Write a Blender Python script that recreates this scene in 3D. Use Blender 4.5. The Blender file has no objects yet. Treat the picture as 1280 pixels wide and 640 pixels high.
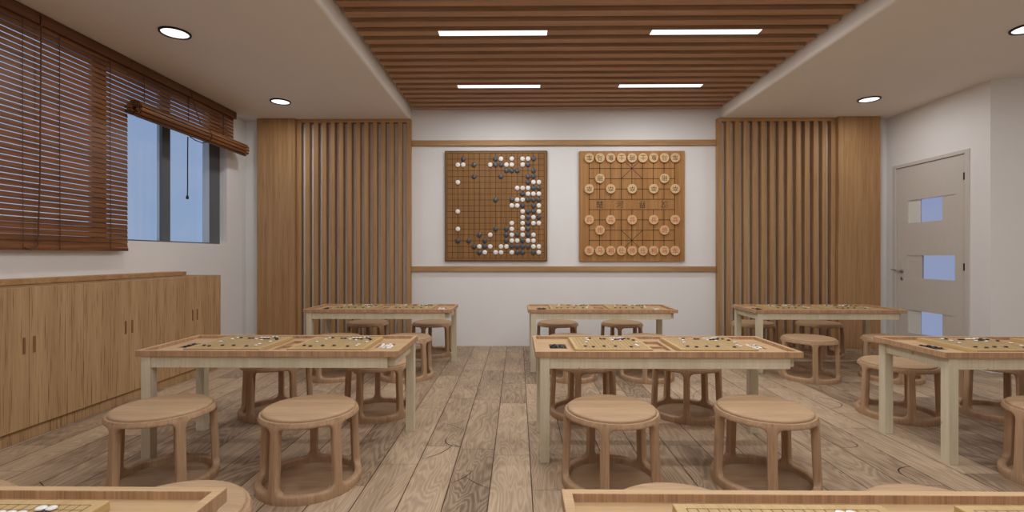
import bpy, bmesh, math, random
from mathutils import Vector, Matrix
random.seed(7)
scene = bpy.context.scene
COL = scene.collection
PI = math.pi

# ------------------------------------------------------------------ materials
def srgb(r, g, b):
    def f(c):
        c /= 255.0
        return c / 12.92 if c <= 0.04045 else ((c + 0.055) / 1.055) ** 2.4
    return (f(r), f(g), f(b), 1.0)

def new_mat(name):
    m = bpy.data.materials.new(name); m.use_nodes = True
    nt = m.node_tree
    return m, nt, nt.nodes['Principled BSDF']

def setin(node, key, v):
    if key in node.inputs: node.inputs[key].default_value = v

def ramp(nt, stops):
    r = nt.nodes.new('ShaderNodeValToRGB')
    e = r.color_ramp.elements
    while len(e) < len(stops): e.new(0.5)
    for i, (p, c) in enumerate(stops):
        e[i].position = p; e[i].color = c
    return r

def plain(name, col, rough=0.6, metal=0.0, noise=0.0, scale=8.0, spec=0.4):
    m, nt, b = new_mat(name)
    b.inputs['Base Color'].default_value = col
    b.inputs['Roughness'].default_value = rough
    b.inputs['Metallic'].default_value = metal
    setin(b, 'Specular IOR Level', spec)
    if noise > 0:
        tc = nt.nodes.new('ShaderNodeTexCoord'); n = nt.nodes.new('ShaderNodeTexNoise')
        n.inputs['Scale'].default_value = scale; n.inputs['Detail'].default_value = 4
        nt.links.new(tc.outputs['Object'], n.inputs['Vector'])
        lo = tuple(c * (1 - noise) for c in col[:3]) + (1,)
        hi = tuple(min(1, c * (1 + noise)) for c in col[:3]) + (1,)
        r = ramp(nt, [(0.3, lo), (0.7, hi)])
        nt.links.new(n.outputs['Fac'], r.inputs['Fac'])
        nt.links.new(r.outputs['Color'], b.inputs['Base Color'])
    return m

def wood(name, light, dark, fine=(160, 160, 3), broad=(14, 14, .7), rough=0.55, contrast=0.55, streak=None, spec=0.3, bump=0.15):
    """procedural timber: fine pores stretched along the grain over broad bands"""
    m, nt, b = new_mat(name)
    L = nt.links.new
    tc = nt.nodes.new('ShaderNodeTexCoord')
    def stretched(sc, detail, off=0):
        mp = nt.nodes.new('ShaderNodeMapping'); mp.inputs['Scale'].default_value = sc
        mp.inputs['Location'].default_value = (off, off * 1.7, off * .3)
        n = nt.nodes.new('ShaderNodeTexNoise'); n.inputs['Scale'].default_value = 1.0
        n.inputs['Detail'].default_value = detail; n.inputs['Roughness'].default_value = 0.6
        L(tc.outputs['Object'], mp.inputs['Vector']); L(mp.outputs['Vector'], n.inputs['Vector'])
        return n
    a = stretched(fine, 3); c = stretched(broad, 3, 3.1)
    mix = nt.nodes.new('ShaderNodeMix'); mix.data_type = 'FLOAT'
    mix.inputs[0].default_value = 0.5
    L(a.outputs['Fac'], mix.inputs[2]); L(c.outputs['Fac'], mix.inputs[3])
    r = ramp(nt, [(0.5 - 0.22 / (contrast + .2) * .5, dark), (0.5 + 0.22 / (contrast + .2) * .5, light)])
    L(mix.outputs[0], r.inputs['Fac'])
    out = r.outputs['Color']
    if streak:
        s = stretched(streak[0], 2, 7.7)
        sr = ramp(nt, [(streak[1], (0, 0, 0, 1)), (streak[1] + .06, (1, 1, 1, 1))])
        L(s.outputs['Fac'], sr.inputs['Fac'])
        mx = nt.nodes.new('ShaderNodeMix'); mx.data_type = 'RGBA'
        mul = nt.nodes.new('ShaderNodeMath'); mul.operation = 'MULTIPLY'; mul.inputs[1].default_value = streak[3]
        L(sr.outputs['Color'], mul.inputs[0]); L(mul.outputs[0], mx.inputs[0])
        L(out, mx.inputs[6]); mx.inputs[7].default_value = streak[2]
        out = mx.outputs[2]
    L(out, b.inputs['Base Color'])
    b.inputs['Roughness'].default_value = rough
    setin(b, 'Specular IOR Level', spec)
    if bump:
        bp = nt.nodes.new('ShaderNodeBump'); bp.inputs['Strength'].default_value = bump; bp.inputs['Distance'].default_value = 0.002
        L(a.outputs['Fac'], bp.inputs['Height']); L(bp.outputs['Normal'], b.inputs['Normal'])
    return m

def emit(name, col, strength):
    m = bpy.data.materials.new(name); m.use_nodes = True
    nt = m.node_tree; nt.nodes.remove(nt.nodes['Principled BSDF'])
    e = nt.nodes.new('ShaderNodeEmission'); e.inputs['Color'].default_value = col; e.inputs['Strength'].default_value = strength
    nt.links.new(e.outputs[0], nt.nodes['Material Output'].inputs['Surface'])
    return m

def glass(name, tint, refl=0.06):
    m = bpy.data.materials.new(name); m.use_nodes = True
    nt = m.node_tree; nt.nodes.remove(nt.nodes['Principled BSDF'])
    t = nt.nodes.new('ShaderNodeBsdfTransparent'); t.inputs['Color'].default_value = tint
    g = nt.nodes.new('ShaderNodeBsdfGlossy'); g.inputs['Roughness'].default_value = 0.02
    x = nt.nodes.new('ShaderNodeMixShader'); x.inputs[0].default_value = refl
    nt.links.new(t.outputs[0], x.inputs[1]); nt.links.new(g.outputs[0], x.inputs[2])
    nt.links.new(x.outputs[0], nt.nodes['Material Output'].inputs['Surface'])
    return m

def floor_material():
    m, nt, b = new_mat('floor_oak_planks')
    L = nt.links.new; N = nt.nodes.new
    def math_(op, a, c=None, d=None):
        n = N('ShaderNodeMath'); n.operation = op
        for i, v in enumerate((a, c, d)):
            if v is None: continue
            if isinstance(v, (int, float)): n.inputs[i].default_value = v
            else: L(v, n.inputs[i])
        return n.outputs[0]
    tc = N('ShaderNodeTexCoord'); sx = N('ShaderNodeSeparateXYZ'); L(tc.outputs['Object'], sx.inputs[0])
    X, Y = sx.outputs[0], sx.outputs[1]
    PW, PL = 0.2165, 1.04
    cx = math_('DIVIDE', math_('ADD', X, -0.072), PW)
    ci = math_('FLOOR', cx); fx = math_('FRACT', cx)
    wn = N('ShaderNodeTexWhiteNoise'); wn.noise_dimensions = '1D'; L(ci, wn.inputs['W'])
    cy = math_('ADD', math_('DIVIDE', Y, PL), wn.outputs['Value'])
    ri = math_('FLOOR', cy); fy = math_('FRACT', cy)
    cmb = N('ShaderNodeCombineXYZ'); L(ci, cmb.inputs[0]); L(ri, cmb.inputs[1])
    wp = N('ShaderNodeTexWhiteNoise'); wp.noise_dimensions = '2D'; L(cmb.outputs[0], wp.inputs['Vector'])
    rnd = wp.outputs['Value']
    # grain coordinates: local across plank, long along it, shifted per plank
    gv = N('ShaderNodeCombineXYZ')
    L(math_('MULTIPLY', X, 6.0), gv.inputs[0]); L(math_('MULTIPLY', Y, 1.15), gv.inputs[1]); L(math_('MULTIPLY', rnd, 37.0), gv.inputs[2])
    n1 = N('ShaderNodeTexNoise'); n1.inputs['Scale'].default_value = 1.0; n1.inputs['Detail'].default_value = 2.5; n1.inputs['Roughness'].default_value = .45
    n1.inputs['Distortion'].default_value = 0.5
    L(gv.outputs[0], n1.inputs['Vector'])
    rings = math_('SINE', math_('MULTIPLY', n1.outputs['Fac'], 120.0))
    rings = math_('MULTIPLY_ADD', rings, 0.5, 0.5)
    rings = math_('POWER', rings, 1.2)
    gf = N('ShaderNodeCombineXYZ')
    L(math_('MULTIPLY', X, 210.0), gf.inputs[0]); L(math_('MULTIPLY', Y, 5.0), gf.inputs[1]); L(math_('MULTIPLY', rnd, 91.0), gf.inputs[2])
    n2 = N('ShaderNodeTexNoise'); n2.inputs['Scale'].default_value = 1.0; n2.inputs['Detail'].default_value = 3
    L(gf.outputs[0], n2.inputs['Vector'])
    gl = N('ShaderNodeCombineXYZ')
    L(math_('MULTIPLY', X, 5.0), gl.inputs[0]); L(math_('MULTIPLY', Y, 2.0), gl.inputs[1]); L(math_('MULTIPLY', rnd, 11.0), gl.inputs[2])
    n3 = N('ShaderNodeTexNoise'); n3.inputs['Scale'].default_value = 1.0; n3.inputs['Detail'].default_value = 3
    L(gl.outputs[0], n3.inputs['Vector'])
    t = math_('ADD', math_('MULTIPLY', rings, 0.17), math_('MULTIPLY', n2.outputs['Fac'], 0.40))
    t = math_('ADD', t, math_('MULTIPLY', n3.outputs['Fac'], 0.46))
    t = math_('ADD', t, math_('MULTIPLY', rnd, 0.27))
    r = ramp(nt, [(0.34, FLOOR_D), (0.62, FLOOR_M), (0.9, FLOOR_L)])
    L(t, r.inputs['Fac'])
    # seams
    def near(fr, w, scale):
        a = math_('MINIMUM', fr, math_('SUBTRACT', 1.0, fr))
        return math_('LESS_THAN', math_('MULTIPLY', a, scale), w)
    seam = math_('MAXIMUM', near(fx, 0.0030, PW), near(fy, 0.0014, PL))
    mx = N('ShaderNodeMix'); mx.data_type = 'RGBA'
    L(math_('MULTIPLY', seam, 0.9), mx.inputs[0]); L(r.outputs['Color'], mx.inputs[6]); mx.inputs[7].default_value = srgb(60, 42, 30)
    L(mx.outputs[2], b.inputs['Base Color'])
    b.inputs['Roughness'].default_value = 0.5
    setin(b, 'Specular IOR Level', 0.22)
    h = math_('SUBTRACT', math_('MULTIPLY', rings, 0.25), math_('MULTIPLY', seam, 1.0))
    bp = N('ShaderNodeBump'); bp.inputs['Strength'].default_value = 0.25; bp.inputs['Distance'].default_value = 0.002
    L(h, bp.inputs['Height']); L(bp.outputs['Normal'], b.inputs['Normal'])
    return m

FLOOR_D = srgb(112, 92, 74); FLOOR_M = srgb(168, 143, 119); FLOOR_L = srgb(198, 172, 144)
M = {}
M['floor'] = floor_material()
M['wall'] = plain('white_wall_paint', srgb(234, 231, 230), 0.8, noise=0.012, scale=3)
M['ceiling'] = plain('white_ceiling_paint', srgb(236, 231, 226), 0.85, noise=0.012, scale=2)
M['tray_v'] = wood('tray_wood_edge', srgb(199, 160, 125), srgb(158, 121, 90), fine=(190, 190, 2), broad=(25, 25, 1))
M['tray_h'] = wood('tray_wood_top', srgb(204, 170, 130), srgb(178, 143, 106), fine=(3, 190, 190), broad=(1, 18, 18))
M['pine'] = wood('pale_pine_frame', srgb(220, 208, 184), srgb(202, 189, 162), fine=(120, 120, 3), broad=(16, 16, 1.5), streak=((18, 18, 9), 0.70, srgb(150, 118, 80), .6))
M['stool_v'] = wood('stool_wood_frame', srgb(192, 158, 126), srgb(162, 128, 98), fine=(150, 150, 4), broad=(20, 20, 2))
M['stool_h'] = wood('stool_wood_seat', srgb(190, 158, 124), srgb(170, 136, 104), fine=(5, 150, 150), broad=(3, 18, 18))
M['stool_d'] = wood('stool_wood_base', srgb(176, 146, 116), srgb(154, 124, 96), fine=(4, 100, 100), broad=(2, 10, 10))
M['cab'] = wood('cabinet_veneer', srgb(200, 166, 124), srgb(164, 126, 88), fine=(170, 170, 2.5), broad=(9, 9, .5), streak=((110, 110, 2.6), 0.585, srgb(122, 84, 48), .75), contrast=.5)
M['cab_edge'] = wood('cabinet_edge_veneer', srgb(176, 136, 90), srgb(146, 108, 68), fine=(170, 3, 170), broad=(9, 1, 9))
M['handle'] = wood('brown_handle_wood', srgb(150, 108, 72), srgb(126, 88, 58))
M['oak_v'] = wood('oak_panel_vertical', srgb(190, 150, 106), srgb(152, 112, 74), fine=(210, 210, 3), broad=(22, 22, .6), streak=((110, 110, 2), 0.62, srgb(120, 82, 48), .5))
M['oak_h'] = wood('oak_rail_horizontal', srgb(192, 152, 106), srgb(156, 116, 76), fine=(3, 200, 200), broad=(1, 18, 18))
M['ceil_slat'] = wood('ceiling_slat_timber', srgb(196, 157, 126), srgb(162, 126, 98), fine=(2.5, 190, 190), broad=(.8, 20, 20))
M['blind'] = wood('dark_blind_wood', srgb(138, 88, 50), srgb(84, 50, 28), fine=(160, 3, 130), broad=(20, 1.2, 30), rough=.5)
M['blind_dark'] = wood('blind_valance_wood', srgb(118, 76, 46), srgb(80, 48, 30), fine=(160, 3, 130), broad=(20, 1.2, 30), rough=.5)
M['cord'] = plain('brown_blind_cord', srgb(92, 62, 44), 0.8)
M['cord_black'] = plain('black_pull_cord', srgb(28, 22, 22), 0.6)
M['win'] = plain('grey_window_frame', srgb(96, 100, 106), 0.5)
M['win_skylit'] = plain('skylit_window_frame', srgb(196, 200, 202), 0.5)  # lit copy of the frame grey: sky light painted into the colour
M['glass'] = glass('window_glass', (0.94, 0.96, 1.0, 1))
M['door_glass'] = glass('blue_door_glass', (0.93, 0.88, 0.94, 1))
M['frost'] = plain('frosted_pane', srgb(226, 228, 224), 0.4)
M['door'] = plain('painted_door', srgb(206, 198, 190), 0.55, noise=.02, scale=30)
M['door_dark'] = plain('door_groove_shadow_gap', srgb(120, 100, 86), 0.7)
M['metal'] = plain('brushed_steel', srgb(176, 168, 160), 0.35, metal=0.9)
M['black'] = plain('black_metal', srgb(22, 22, 24), 0.5)
M['board'] = wood('go_board_wood', srgb(204, 173, 124), srgb(184, 151, 103), fine=(150, 4, 150), broad=(22, 1, 22))
M['line'] = plain('dark_board_lines', srgb(58, 40, 26), 0.7)
M['wgo'] = wood('wall_go_board_wood', srgb(156, 112, 64), srgb(130, 90, 50), fine=(150, 150, 3), broad=(30, 30, 1))
M['wgo_edge'] = wood('wall_go_board_edge', srgb(112, 78, 48), srgb(92, 62, 38), fine=(150, 150, 3))
M['wxq'] = wood('wall_chess_board_wood', srgb(188, 138, 84), srgb(150, 102, 56), fine=(150, 150, 2), broad=(24, 24, .6))
M['piece'] = wood('pale_chess_piece_wood', srgb(226, 192, 146), srgb(206, 168, 122), fine=(5, 90, 90), broad=(4, 20, 20))
M['red'] = plain('red_character_ink', srgb(196, 84, 56), 0.6)
M['ink'] = plain('black_character_ink', srgb(66, 54, 40), 0.6)
M['wstone'] = plain('white_go_stone', srgb(240, 234, 228), 0.25, spec=.5)
M['bstone'] = plain('black_go_stone', srgb(30, 32, 36), 0.32, spec=.5)
M['bstone_wall'] = plain('charcoal_go_stone', srgb(70, 74, 80), 0.28, spec=.6)
M['lamp_trim'] = plain('black_lamp_trim', srgb(24, 20, 18), 0.5)
M['lamp'] = emit('lamp_lens_glow', (1.0, 0.98, 0.95, 1), 3.2)
M['led'] = emit('led_strip_glow', (1.0, 0.98, 0.95, 1), 3.2)

# ------------------------------------------------------------------ helpers
def add_box(bm, x0, x1, y0, y1, z0, z1, mi=0):
    vs = [bm.verts.new(p) for p in ((x0,y0,z0),(x1,y0,z0),(x1,y1,z0),(x0,y1,z0),(x0,y0,z1),(x1,y0,z1),(x1,y1,z1),(x0,y1,z1))]
    for f in ((0,3,2,1),(4,5,6,7),(0,1,5,4),(1,2,6,5),(2,3,7,6),(3,0,4,7)):
        fc = bm.faces.new([vs[i] for i in f]); fc.material_index = mi
    return vs

def box_bm(*boxes, bevel=0.0, seg=2):
    bm = bmesh.new()
    for b in boxes: add_box(bm, *b)
    if bevel > 0:
        bmesh.ops.bevel(bm, geom=bm.edges[:], offset=bevel, segments=seg, affect='EDGES', profile=0.5)
    return bm

def obj(name, bm, mats, parent=None, smooth=False, angle=None):
    me = bpy.data.meshes.new(name)
    bmesh.ops.recalc_face_normals(bm, faces=bm.faces[:])
    bm.to_mesh(me); bm.free()
    if not isinstance(mats, (list, tuple)): mats = [mats]
    for m in mats: me.materials.append(m)
    if smooth:
        for p in me.polygons: p.use_smooth = True
        if angle is not None:
            try: me.set_sharp_from_angle(angle=math.radians(angle))
            except Exception: pass
    o = bpy.data.objects.new(name, me); COL.objects.link(o)
    if parent is not None: o.parent = parent
    return o

def tag(o, label, cat, group=None):
    o['label'] = label; o['category'] = cat
    if group: o['group'] = group
    return o

def thing(name, label, cat, loc=(0,0,0), group=None):
    o = bpy.data.objects.new(name, None); o.empty_display_size = .1; COL.objects.link(o)
    o.location = loc
    return tag(o, label, cat, group)

def struct(name, bm, m, parent=None, **k):
    o = obj(name, bm, m, parent, **k)
    if parent is None: o['kind'] = 'structure'
    return o

def dup(root, loc, label, group=None, rotz=None):
    r = root.copy(); COL.objects.link(r); r.location = loc
    if rotz is not None: r.rotation_euler[2] = rotz
    r['label'] = label
    if group: r['group'] = group
    for ch in list(root.children):
        c = ch.copy(); COL.objects.link(c); c.parent = r
        for g in list(ch.children):
            d = g.copy(); COL.objects.link(d); d.parent = c
    return r

def tube_bm(pts, r, n=8, bm=None, cap=True):
    bm = bm or bmesh.new()
    rings = []
    for i, p in enumerate(pts):
        p = Vector(p)
        a = Vector(pts[max(0, i-1)]); b = Vector(pts[min(len(pts)-1, i+1)])
        d = (b - a).normalized()
        u = d.orthogonal().normalized() if i == 0 else (rings_u - d * rings_u.dot(d)).normalized()
        rings_u = u
        v = d.cross(u)
        rr = r[i] if isinstance(r, (list, tuple)) else r
        rings.append([bm.verts.new(p + (u * math.cos(t) + v * math.sin(t)) * rr) for t in [2*PI*k/n for k in range(n)]])
    for A, B in zip(rings, rings[1:]):
        for k in range(n): bm.faces.new((A[k], A[(k+1)%n], B[(k+1)%n], B[k]))
    if cap:
        bm.faces.new(rings[0][::-1]); bm.faces.new(rings[-1])
    return bm

def lathe_bm(profile, n=32, axis='z', bm=None, center=(0,0,0)):
    bm = bm or bmesh.new(); c = Vector(center)
    def P(r, h, t):
        if axis == 'z': return c + Vector((r*math.cos(t), r*math.sin(t), h))
        if axis == 'y': return c + Vector((r*math.cos(t), h, r*math.sin(t)))
        return c + Vector((h, r*math.cos(t), r*math.sin(t)))
    rings = []
    for r, h in profile:
        if r < 1e-6: rings.append([bm.verts.new(P(0, h, 0))])
        else: rings.append([bm.verts.new(P(r, h, 2*PI*k/n)) for k in range(n)])
    for A, B in zip(rings, rings[1:]):
        if len(A) == 1 and len(B) == 1: continue
        for k in range(n):
            if len(A) == 1: bm.faces.new((A[0], B[k], B[(k+1)%n]))
            elif len(B) == 1: bm.faces.new((A[k], A[(k+1)%n], B[0]))
            else: bm.faces.new((A[k], A[(k+1)%n], B[(k+1)%n], B[k]))
    return bm

def horiz_index(bm, idx=1):
    bm.normal_update()
    for f in bm.faces:
        if abs(f.normal.z) > 0.7: f.material_index = idx

# ------------------------------------------------------------------ room shell
XL, XR, YB, ZC = -3.65, 4.867, 6.53, 3.012
YF = -2.6                     # wall behind the viewer
BX, BY = 5.95, 4.77           # far end of the angled right wall
struct('floor', box_bm((XL-.3, XR+.14, YF-.2, YB+.15, -.06, 0), (XR+.14, BX+.3, YF-.2, 5.08, -.06, 0)), M['floor'])
struct('wall_back', box_bm((XL-.22, XR+.14, YB, YB+.15, 0, 3.6)), M['wall'])
struct('wall_front', box_bm((XL-.3, BX+.3, YF-.15, YF, 0, 3.6)), M['wall'])
# left wall with one long window opening
WY0, WY1, WZ0, WZ1 = 0.36, 6.10, 1.345, 2.98
struct('wall_left', box_bm((XL-.22, XL, YF, YB, 0, WZ0), (XL-.22, XL, YF, YB, WZ1, 3.6),
                           (XL-.22, XL, YF, WY0, WZ0, WZ1), (XL-.22, XL, WY1, YB, WZ0, WZ1)), M['wall'])
# right wall: door leaf wall, then angled wall, then side wall
DY0, DY1, DZ = 5.345, 6.39, 2.345
struct('wall_right', box_bm((XR, XR+.14, 5.10, DY0, 0, 3.6), (XR, XR+.14, DY1, YB, 0, 3.6), (XR, XR+.14, DY0, DY1, DZ, 3.6)), M['wall'])
bm = bmesh.new()
dx, dy = BX-XR, BY-5.10; ln = math.hypot(dx, dy); nx, ny = -dy/ln*.14, dx/ln*.14
pts = [(XR, 5.10), (BX+.05, BY-.015), (BX+.05+nx, BY+ny), (XR+.14, 5.10+.14)]
lo = [bm.verts.new((x, y, 0)) for x, y in pts]; hi = [bm.verts.new((x, y, 3.6)) for x, y in pts]
bm.faces.new(lo[::-1]); bm.faces.new(hi)
for k in range(4): bm.faces.new((lo[k], lo[(k+1)%4], hi[(k+1)%4], hi[k]))
struct('wall_right_angled', bm, M['wall'])
struct('wall_side', box_bm((BX, BX+.14, YF, BY, 0, 3.6)), M['wall'])
# dropped ceiling on both sides of the slatted bay, with soft rounded edges
RX0, RX1 = -1.42, 2.668
def soffit(x0, x1, edge):
    bm = bmesh.new(); r = .035
    prof = []
    if edge == 'right':
        prof = [(x0, ZC), (x1-r, ZC)] + [(x1-r+r*math.sin(t), ZC+r-r*math.cos(t)) for t in [PI/2*k/6 for k in range(1, 7)]] + [(x1, 3.6), (x0, 3.6)]
    else:
        prof = [(x1, ZC), (x0+r, ZC)] + [(x0+r-r*math.sin(t), ZC+r-r*math.cos(t)) for t in [PI/2*k/6 for k in range(1, 7)]] + [(x0, 3.6), (x1, 3.6)]
    A = [bm.verts.new((x, YF, z)) for x, z in prof]; B = [bm.verts.new((x, YB, z)) for x, z in prof]
    n = len(prof)
    bm.faces.new(A); bm.faces.new(B[::-1])
    for k in range(n): bm.faces.new((A[k], A[(k+1)%n], B[(k+1)%n], B[k]))
    return bm
struct('ceiling', soffit(XL, RX0, 'right'), M['ceiling'])
struct('ceiling_right', soffit(RX1, BX+.1, 'left'), M['ceiling'])
struct('ceiling_bay', box_bm((RX0-.1, RX1+.1, YF, YB, 3.3, 3.36)), M['ceiling'])

# slim dark seams and hairline cracks in the boards
def cracks():
    bm = bmesh.new()
    def ribbon(pts, w):
        V = []
        for i, p in enumerate(pts):
            a = Vector(pts[max(0, i-1)] + (0,)); b = Vector(pts[min(len(pts)-1, i+1)] + (0,))
            d = (b-a).normalized(); n = Vector((-d.y, d.x, 0))
            ww = w * (0.35 + 0.65*math.sin(PI*(i+.5)/len(pts)))
            c = Vector(p + (0,))
            V.append((bm.verts.new(c+n*ww+Vector((0,0,.0004))), bm.verts.new(c-n*ww+Vector((0,0,.0004)))))
        for (a, b), (c, d) in zip(V, V[1:]): bm.faces.new((a, b, d, c))
    def arc(p0, p1, bulge, w=.0022, n=10):
        p0 = Vector(p0); p1 = Vector(p1); d = p1-p0; nn = Vector((-d.y, d.x))
        ribbon([tuple((p0 + d*t + nn*bulge*4*t*(1-t))[:2]) for t in [k/n for k in range(n+1)]], w)
    def uv(u, v):                       # floor point seen at this place in the picture frame
        f, yaw, H = 612.0, .0119, 1.2
        rx, rz = (u-640)/f, -(v-320)/f
        t = H/-rz
        return (t*(rx-yaw), t*(1+rx*yaw))
    for a, b, g, w in (((527.5,573.7),(566,555),-.12,.004), ((560,546),(575,559),-.25,.004), ((566,555),(576,559),0,.003),
                       ((563.7,604),(591,588),-.08,.003), ((582,596),(612.5,611),-.05,.003), ((550,529),(580,538),.1,.002), ((561,531),(585,525),-.05,.0015),
                       ((1025,496.5),(1037,511),.35,.003), ((1051,547.5),(1052.5,559.5),.45,.003), ((1139,583),(1146,602),-.3,.004),
                       ((384,484),(408,489),-.2,.003), ((708,470),(735,478),-.1,.002), ((49,602),(55,608),0,.003), ((806,537),(812,550),.2,.003),
                       ((868,420+80),(880,486),.1,.002), ((640,470),(660,474),.1,.0015)):
        arc(uv(*a), uv(*b), g, w)
    o = obj('plank_cracks', bm, M['line'], bpy.data.objects['floor'])
cracks()

# ------------------------------------------------------------------ window
win = struct('window_1', box_bm((-3.82, -3.74, 5.895, WY1, WZ0, WZ1), (-3.82, -3.74, WY0, WY0+.17, WZ0, WZ1),
                                (-3.82, -3.74, WY0+.17, 5.895, WZ1-.04, WZ1), (-3.82, -3.74, WY0+.17, 5.895, WZ0, WZ0+.016)), M['win'])
YM = [5.109, 4.289, 2.65, 1.83, 1.01]
for y in YM:
    obj('mullion', box_bm((-3.772, -3.742, y, y+.119, WZ0+.016, WZ1-.04)), M['win'], win)
    obj('skylit_sash_edge', box_bm((-3.80, -3.772, y, y+.012, WZ0+.016, WZ1-.04)), M['win_skylit'], win)  # pale strip paints sky light on the mullion's near side
obj('skylit_jamb_face', box_bm((-3.82, -3.742, 5.888, 5.8948, WZ0+.017, WZ1-.041)), M['win_skylit'], win)  # thin added strip, sky light painted on the jamb's near side
prev = 5.888
for i, y in enumerate(YM + [WY0+.05]):
    xo = -3.812 if i % 2 == 0 else -3.79
    obj('pane', box_bm((xo-.004, xo, y+.119, prev, WZ0+.016, WZ1-.04)), M['glass'], win)
    prev = y+.012

# ------------------------------------------------------------------ blinds
ZT = 3.0
BXF = -3.58
def slat_panel(y0, y1, z0, z1, closed):
    bm = bmesh.new(); pitch = .0425; z = z1; n = 0
    while z - pitch > z0 - 1e-6:
        h = .0368 if (z - pitch - z0) > closed*pitch else .0412
        zz = z - pitch
        bow = random.uniform(-.0006, .0006)
        vs = add_box(bm, BXF-.002, BXF+.003, y0, y1, zz, zz+h)
        for v in vs:
            if v.co.z > zz+h/2: v.co.x -= .006
        z -= pitch; n += 1
    return bm
b1 = thing('wooden_blind', 'long dark brown wooden blind lowered over the window at left', 'window blind', (BXF, 3.6, ZT))
def at(o, bmf): bmesh.ops.translate(bmf, verts=bmf.verts[:], vec=-Vector(o.location)); return bmf
obj('slats', at(b1, slat_panel(2.76, 4.449, 1.2755, 2.9330, 4)), M['blind'], b1)
obj('valance', at(b1, box_bm((BXF-.02, BXF+.03, 2.75, 4.452, 2.925, ZC-.003), bevel=.003)), M['blind_dark'], b1)
obj('bottom_rail', at(b1, box_bm((BXF-.008, BXF+.009, 2.755, 4.449, 1.245, 1.274), bevel=.003)), M['blind'], b1)
for y, r in ((3.49, .002), (3.775, .0028), (4.25, .0028), (3.02, .0028)):
    obj('cord', at(b1, tube_bm([(BXF+.008, y, 2.93), (BXF+.008, y, 2.2), (BXF+.012, y, 1.25)], r, 6)), M['cord'], b1)
c_ = obj('pull_cord', at(b1, tube_bm([(BXF+.036, 3.60, 2.99), (BXF+.03, 3.60, 2.4), (BXF+.026, 3.60, 1.8), (BXF+.02, 3.59, 1.28), (BXF+.018, 3.54, 1.245), (BXF+.015, 3.50, 1.26)], .0048, 6)), M['cord'], b1)

b2 = thing('wooden_blind', 'short dark brown wooden blind rolled up above the open window pane', 'window blind', (BXF, 5.3, ZT))
obj('slats', at(b2, slat_panel(4.453, 6.12, 2.49, 2.9330, 0)), M['blind'], b2)
obj('valance', at(b2, box_bm((BXF-.02, BXF+.03, 4.456, 6.14, 2.925, ZC-.003), bevel=.003)), M['blind_dark'], b2)
def roll(y0, y1, cx, cz):
    """spiral of slats, each a thin board running the length of the roll"""
    bm = bmesh.new(); r = .080; a = -PI/2 + .2
    while r > .022:
        w = .040; da = w / r
        p0 = Vector((cx + r*math.cos(a), 0, cz + r*math.sin(a)))
        r2 = r - .0135*da/(2*PI)*1.0
        p1 = Vector((cx + r2*math.cos(a+da*.78), 0, cz + r2*math.sin(a+da*.78)))
        d = (p1-p0).normalized(); n = Vector((-d.z, 0, d.x))*.0032
        j = random.uniform(-.006, .006)
        ring = [p0+n, p1+n, p1-n, p0-n]
        mid_ = (p0+p1)/2; out = (mid_-Vector((cx,0,cz))).normalized()*.0018
        ring = [p0+n, mid_+n+out, p1+n, p1-n, mid_-n+out, p0-n]
        if n.dot(out) < 0: pass
        A = [bm.verts.new((p.x, y0+j, p.z)) for p in ring]; B = [bm.verts.new((p.x, y1+j, p.z)) for p in ring]
        k6 = len(ring)
        bm.faces.new(A); bm.faces.new(B[::-1])
        for k in range(k6): bm.faces.new((A[k], B[k], B[(k+1)%k6], A[(k+1)%k6]))
        a += da; r = r2 - .0135*da*.22/(2*PI)
    return bm
obj('rolled_slats', at(b2, roll(4.40, 6.17, BXF+.098, 2.545)), M['blind'], b2)
lc = [(BXF+.034, 5.27, 2.995), (BXF+.055, 5.31, 2.82), (BXF+.10, 5.34, 2.64), (BXF+.165, 5.36, 2.61), (BXF+.189, 5.40, 2.55), (BXF+.165, 5.40, 2.475), (BXF+.10, 5.37, 2.448), (BXF+.04, 5.33, 2.47), (BXF+.012, 5.28, 2.50)]
obj('lifting_cord', at(b2, tube_bm(lc, .005, 6)), M['cord'], b2)
for y in (4.64, 5.27, 5.9):
    obj('cord', at(b2, tube_bm([(BXF+.008, y, 2.93), (BXF+.008, y, 2.56)], .0035, 6)), M['cord'], b2)
pc = obj('pull_cord', at(b2, tube_bm([(BXF+.085, 5.145, 2.462), (BXF+.083, 5.145, 2.3), (BXF+.08, 5.148, 2.1), (BXF+.084, 5.143, 1.95), (BXF+.08, 5.145, 1.835)], .0055, 8)), M['cord_black'], b2)
obj('cord_toggle', at(b2, lathe_bm([(0, .03), (.008, .028), (.013, .012), (.015, -.002), (.011, -.012), (0, -.014)], 14, 'z', center=(BXF+.08, 5.145, 1.815))), M['cord_black'], pc, smooth=True)

# ------------------------------------------------------------------ cabinets along the left wall
XF = -3.18; ZT_C = .997
cab0 = thing('wall_cabinet', 'x', 'cabinet', (XF, 0, 0), 'cabinets along the left wall')
UW = .817
obj('body', box_bm((-.465, -.020, .001, UW-.001, .075, ZT_C-.002)), [M['cab_edge']], cab0)
obj('end_panel', box_bm((-.465, 0, UW-.0185, UW-.0005, .0875, ZT_C)), [M['cab']], cab0)
obj('plinth', box_bm((-.465, -.028, .001, UW-.001, .0, .074)), [M['cab']], cab0)
for k in range(2):
    y0 = .0012 + k*(UW-.0195)/2; y1 = y0 + (UW-.0195)/2 - .0016
    bm = box_bm((-.0195, 0, y0, y1, .0875, ZT_C), bevel=.0012, seg=1)
    d = obj('door', bm, M['cab'], cab0)
    yh = (y1 - .036) if k == 0 else (y0 + .030)
    obj('handle', box_bm((.0002, .008, yh-.006, yh+.006, .568, .675), bevel=.002), M['handle'], d)
starts = [4.385 - .817*k for k in range(5)]
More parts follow.
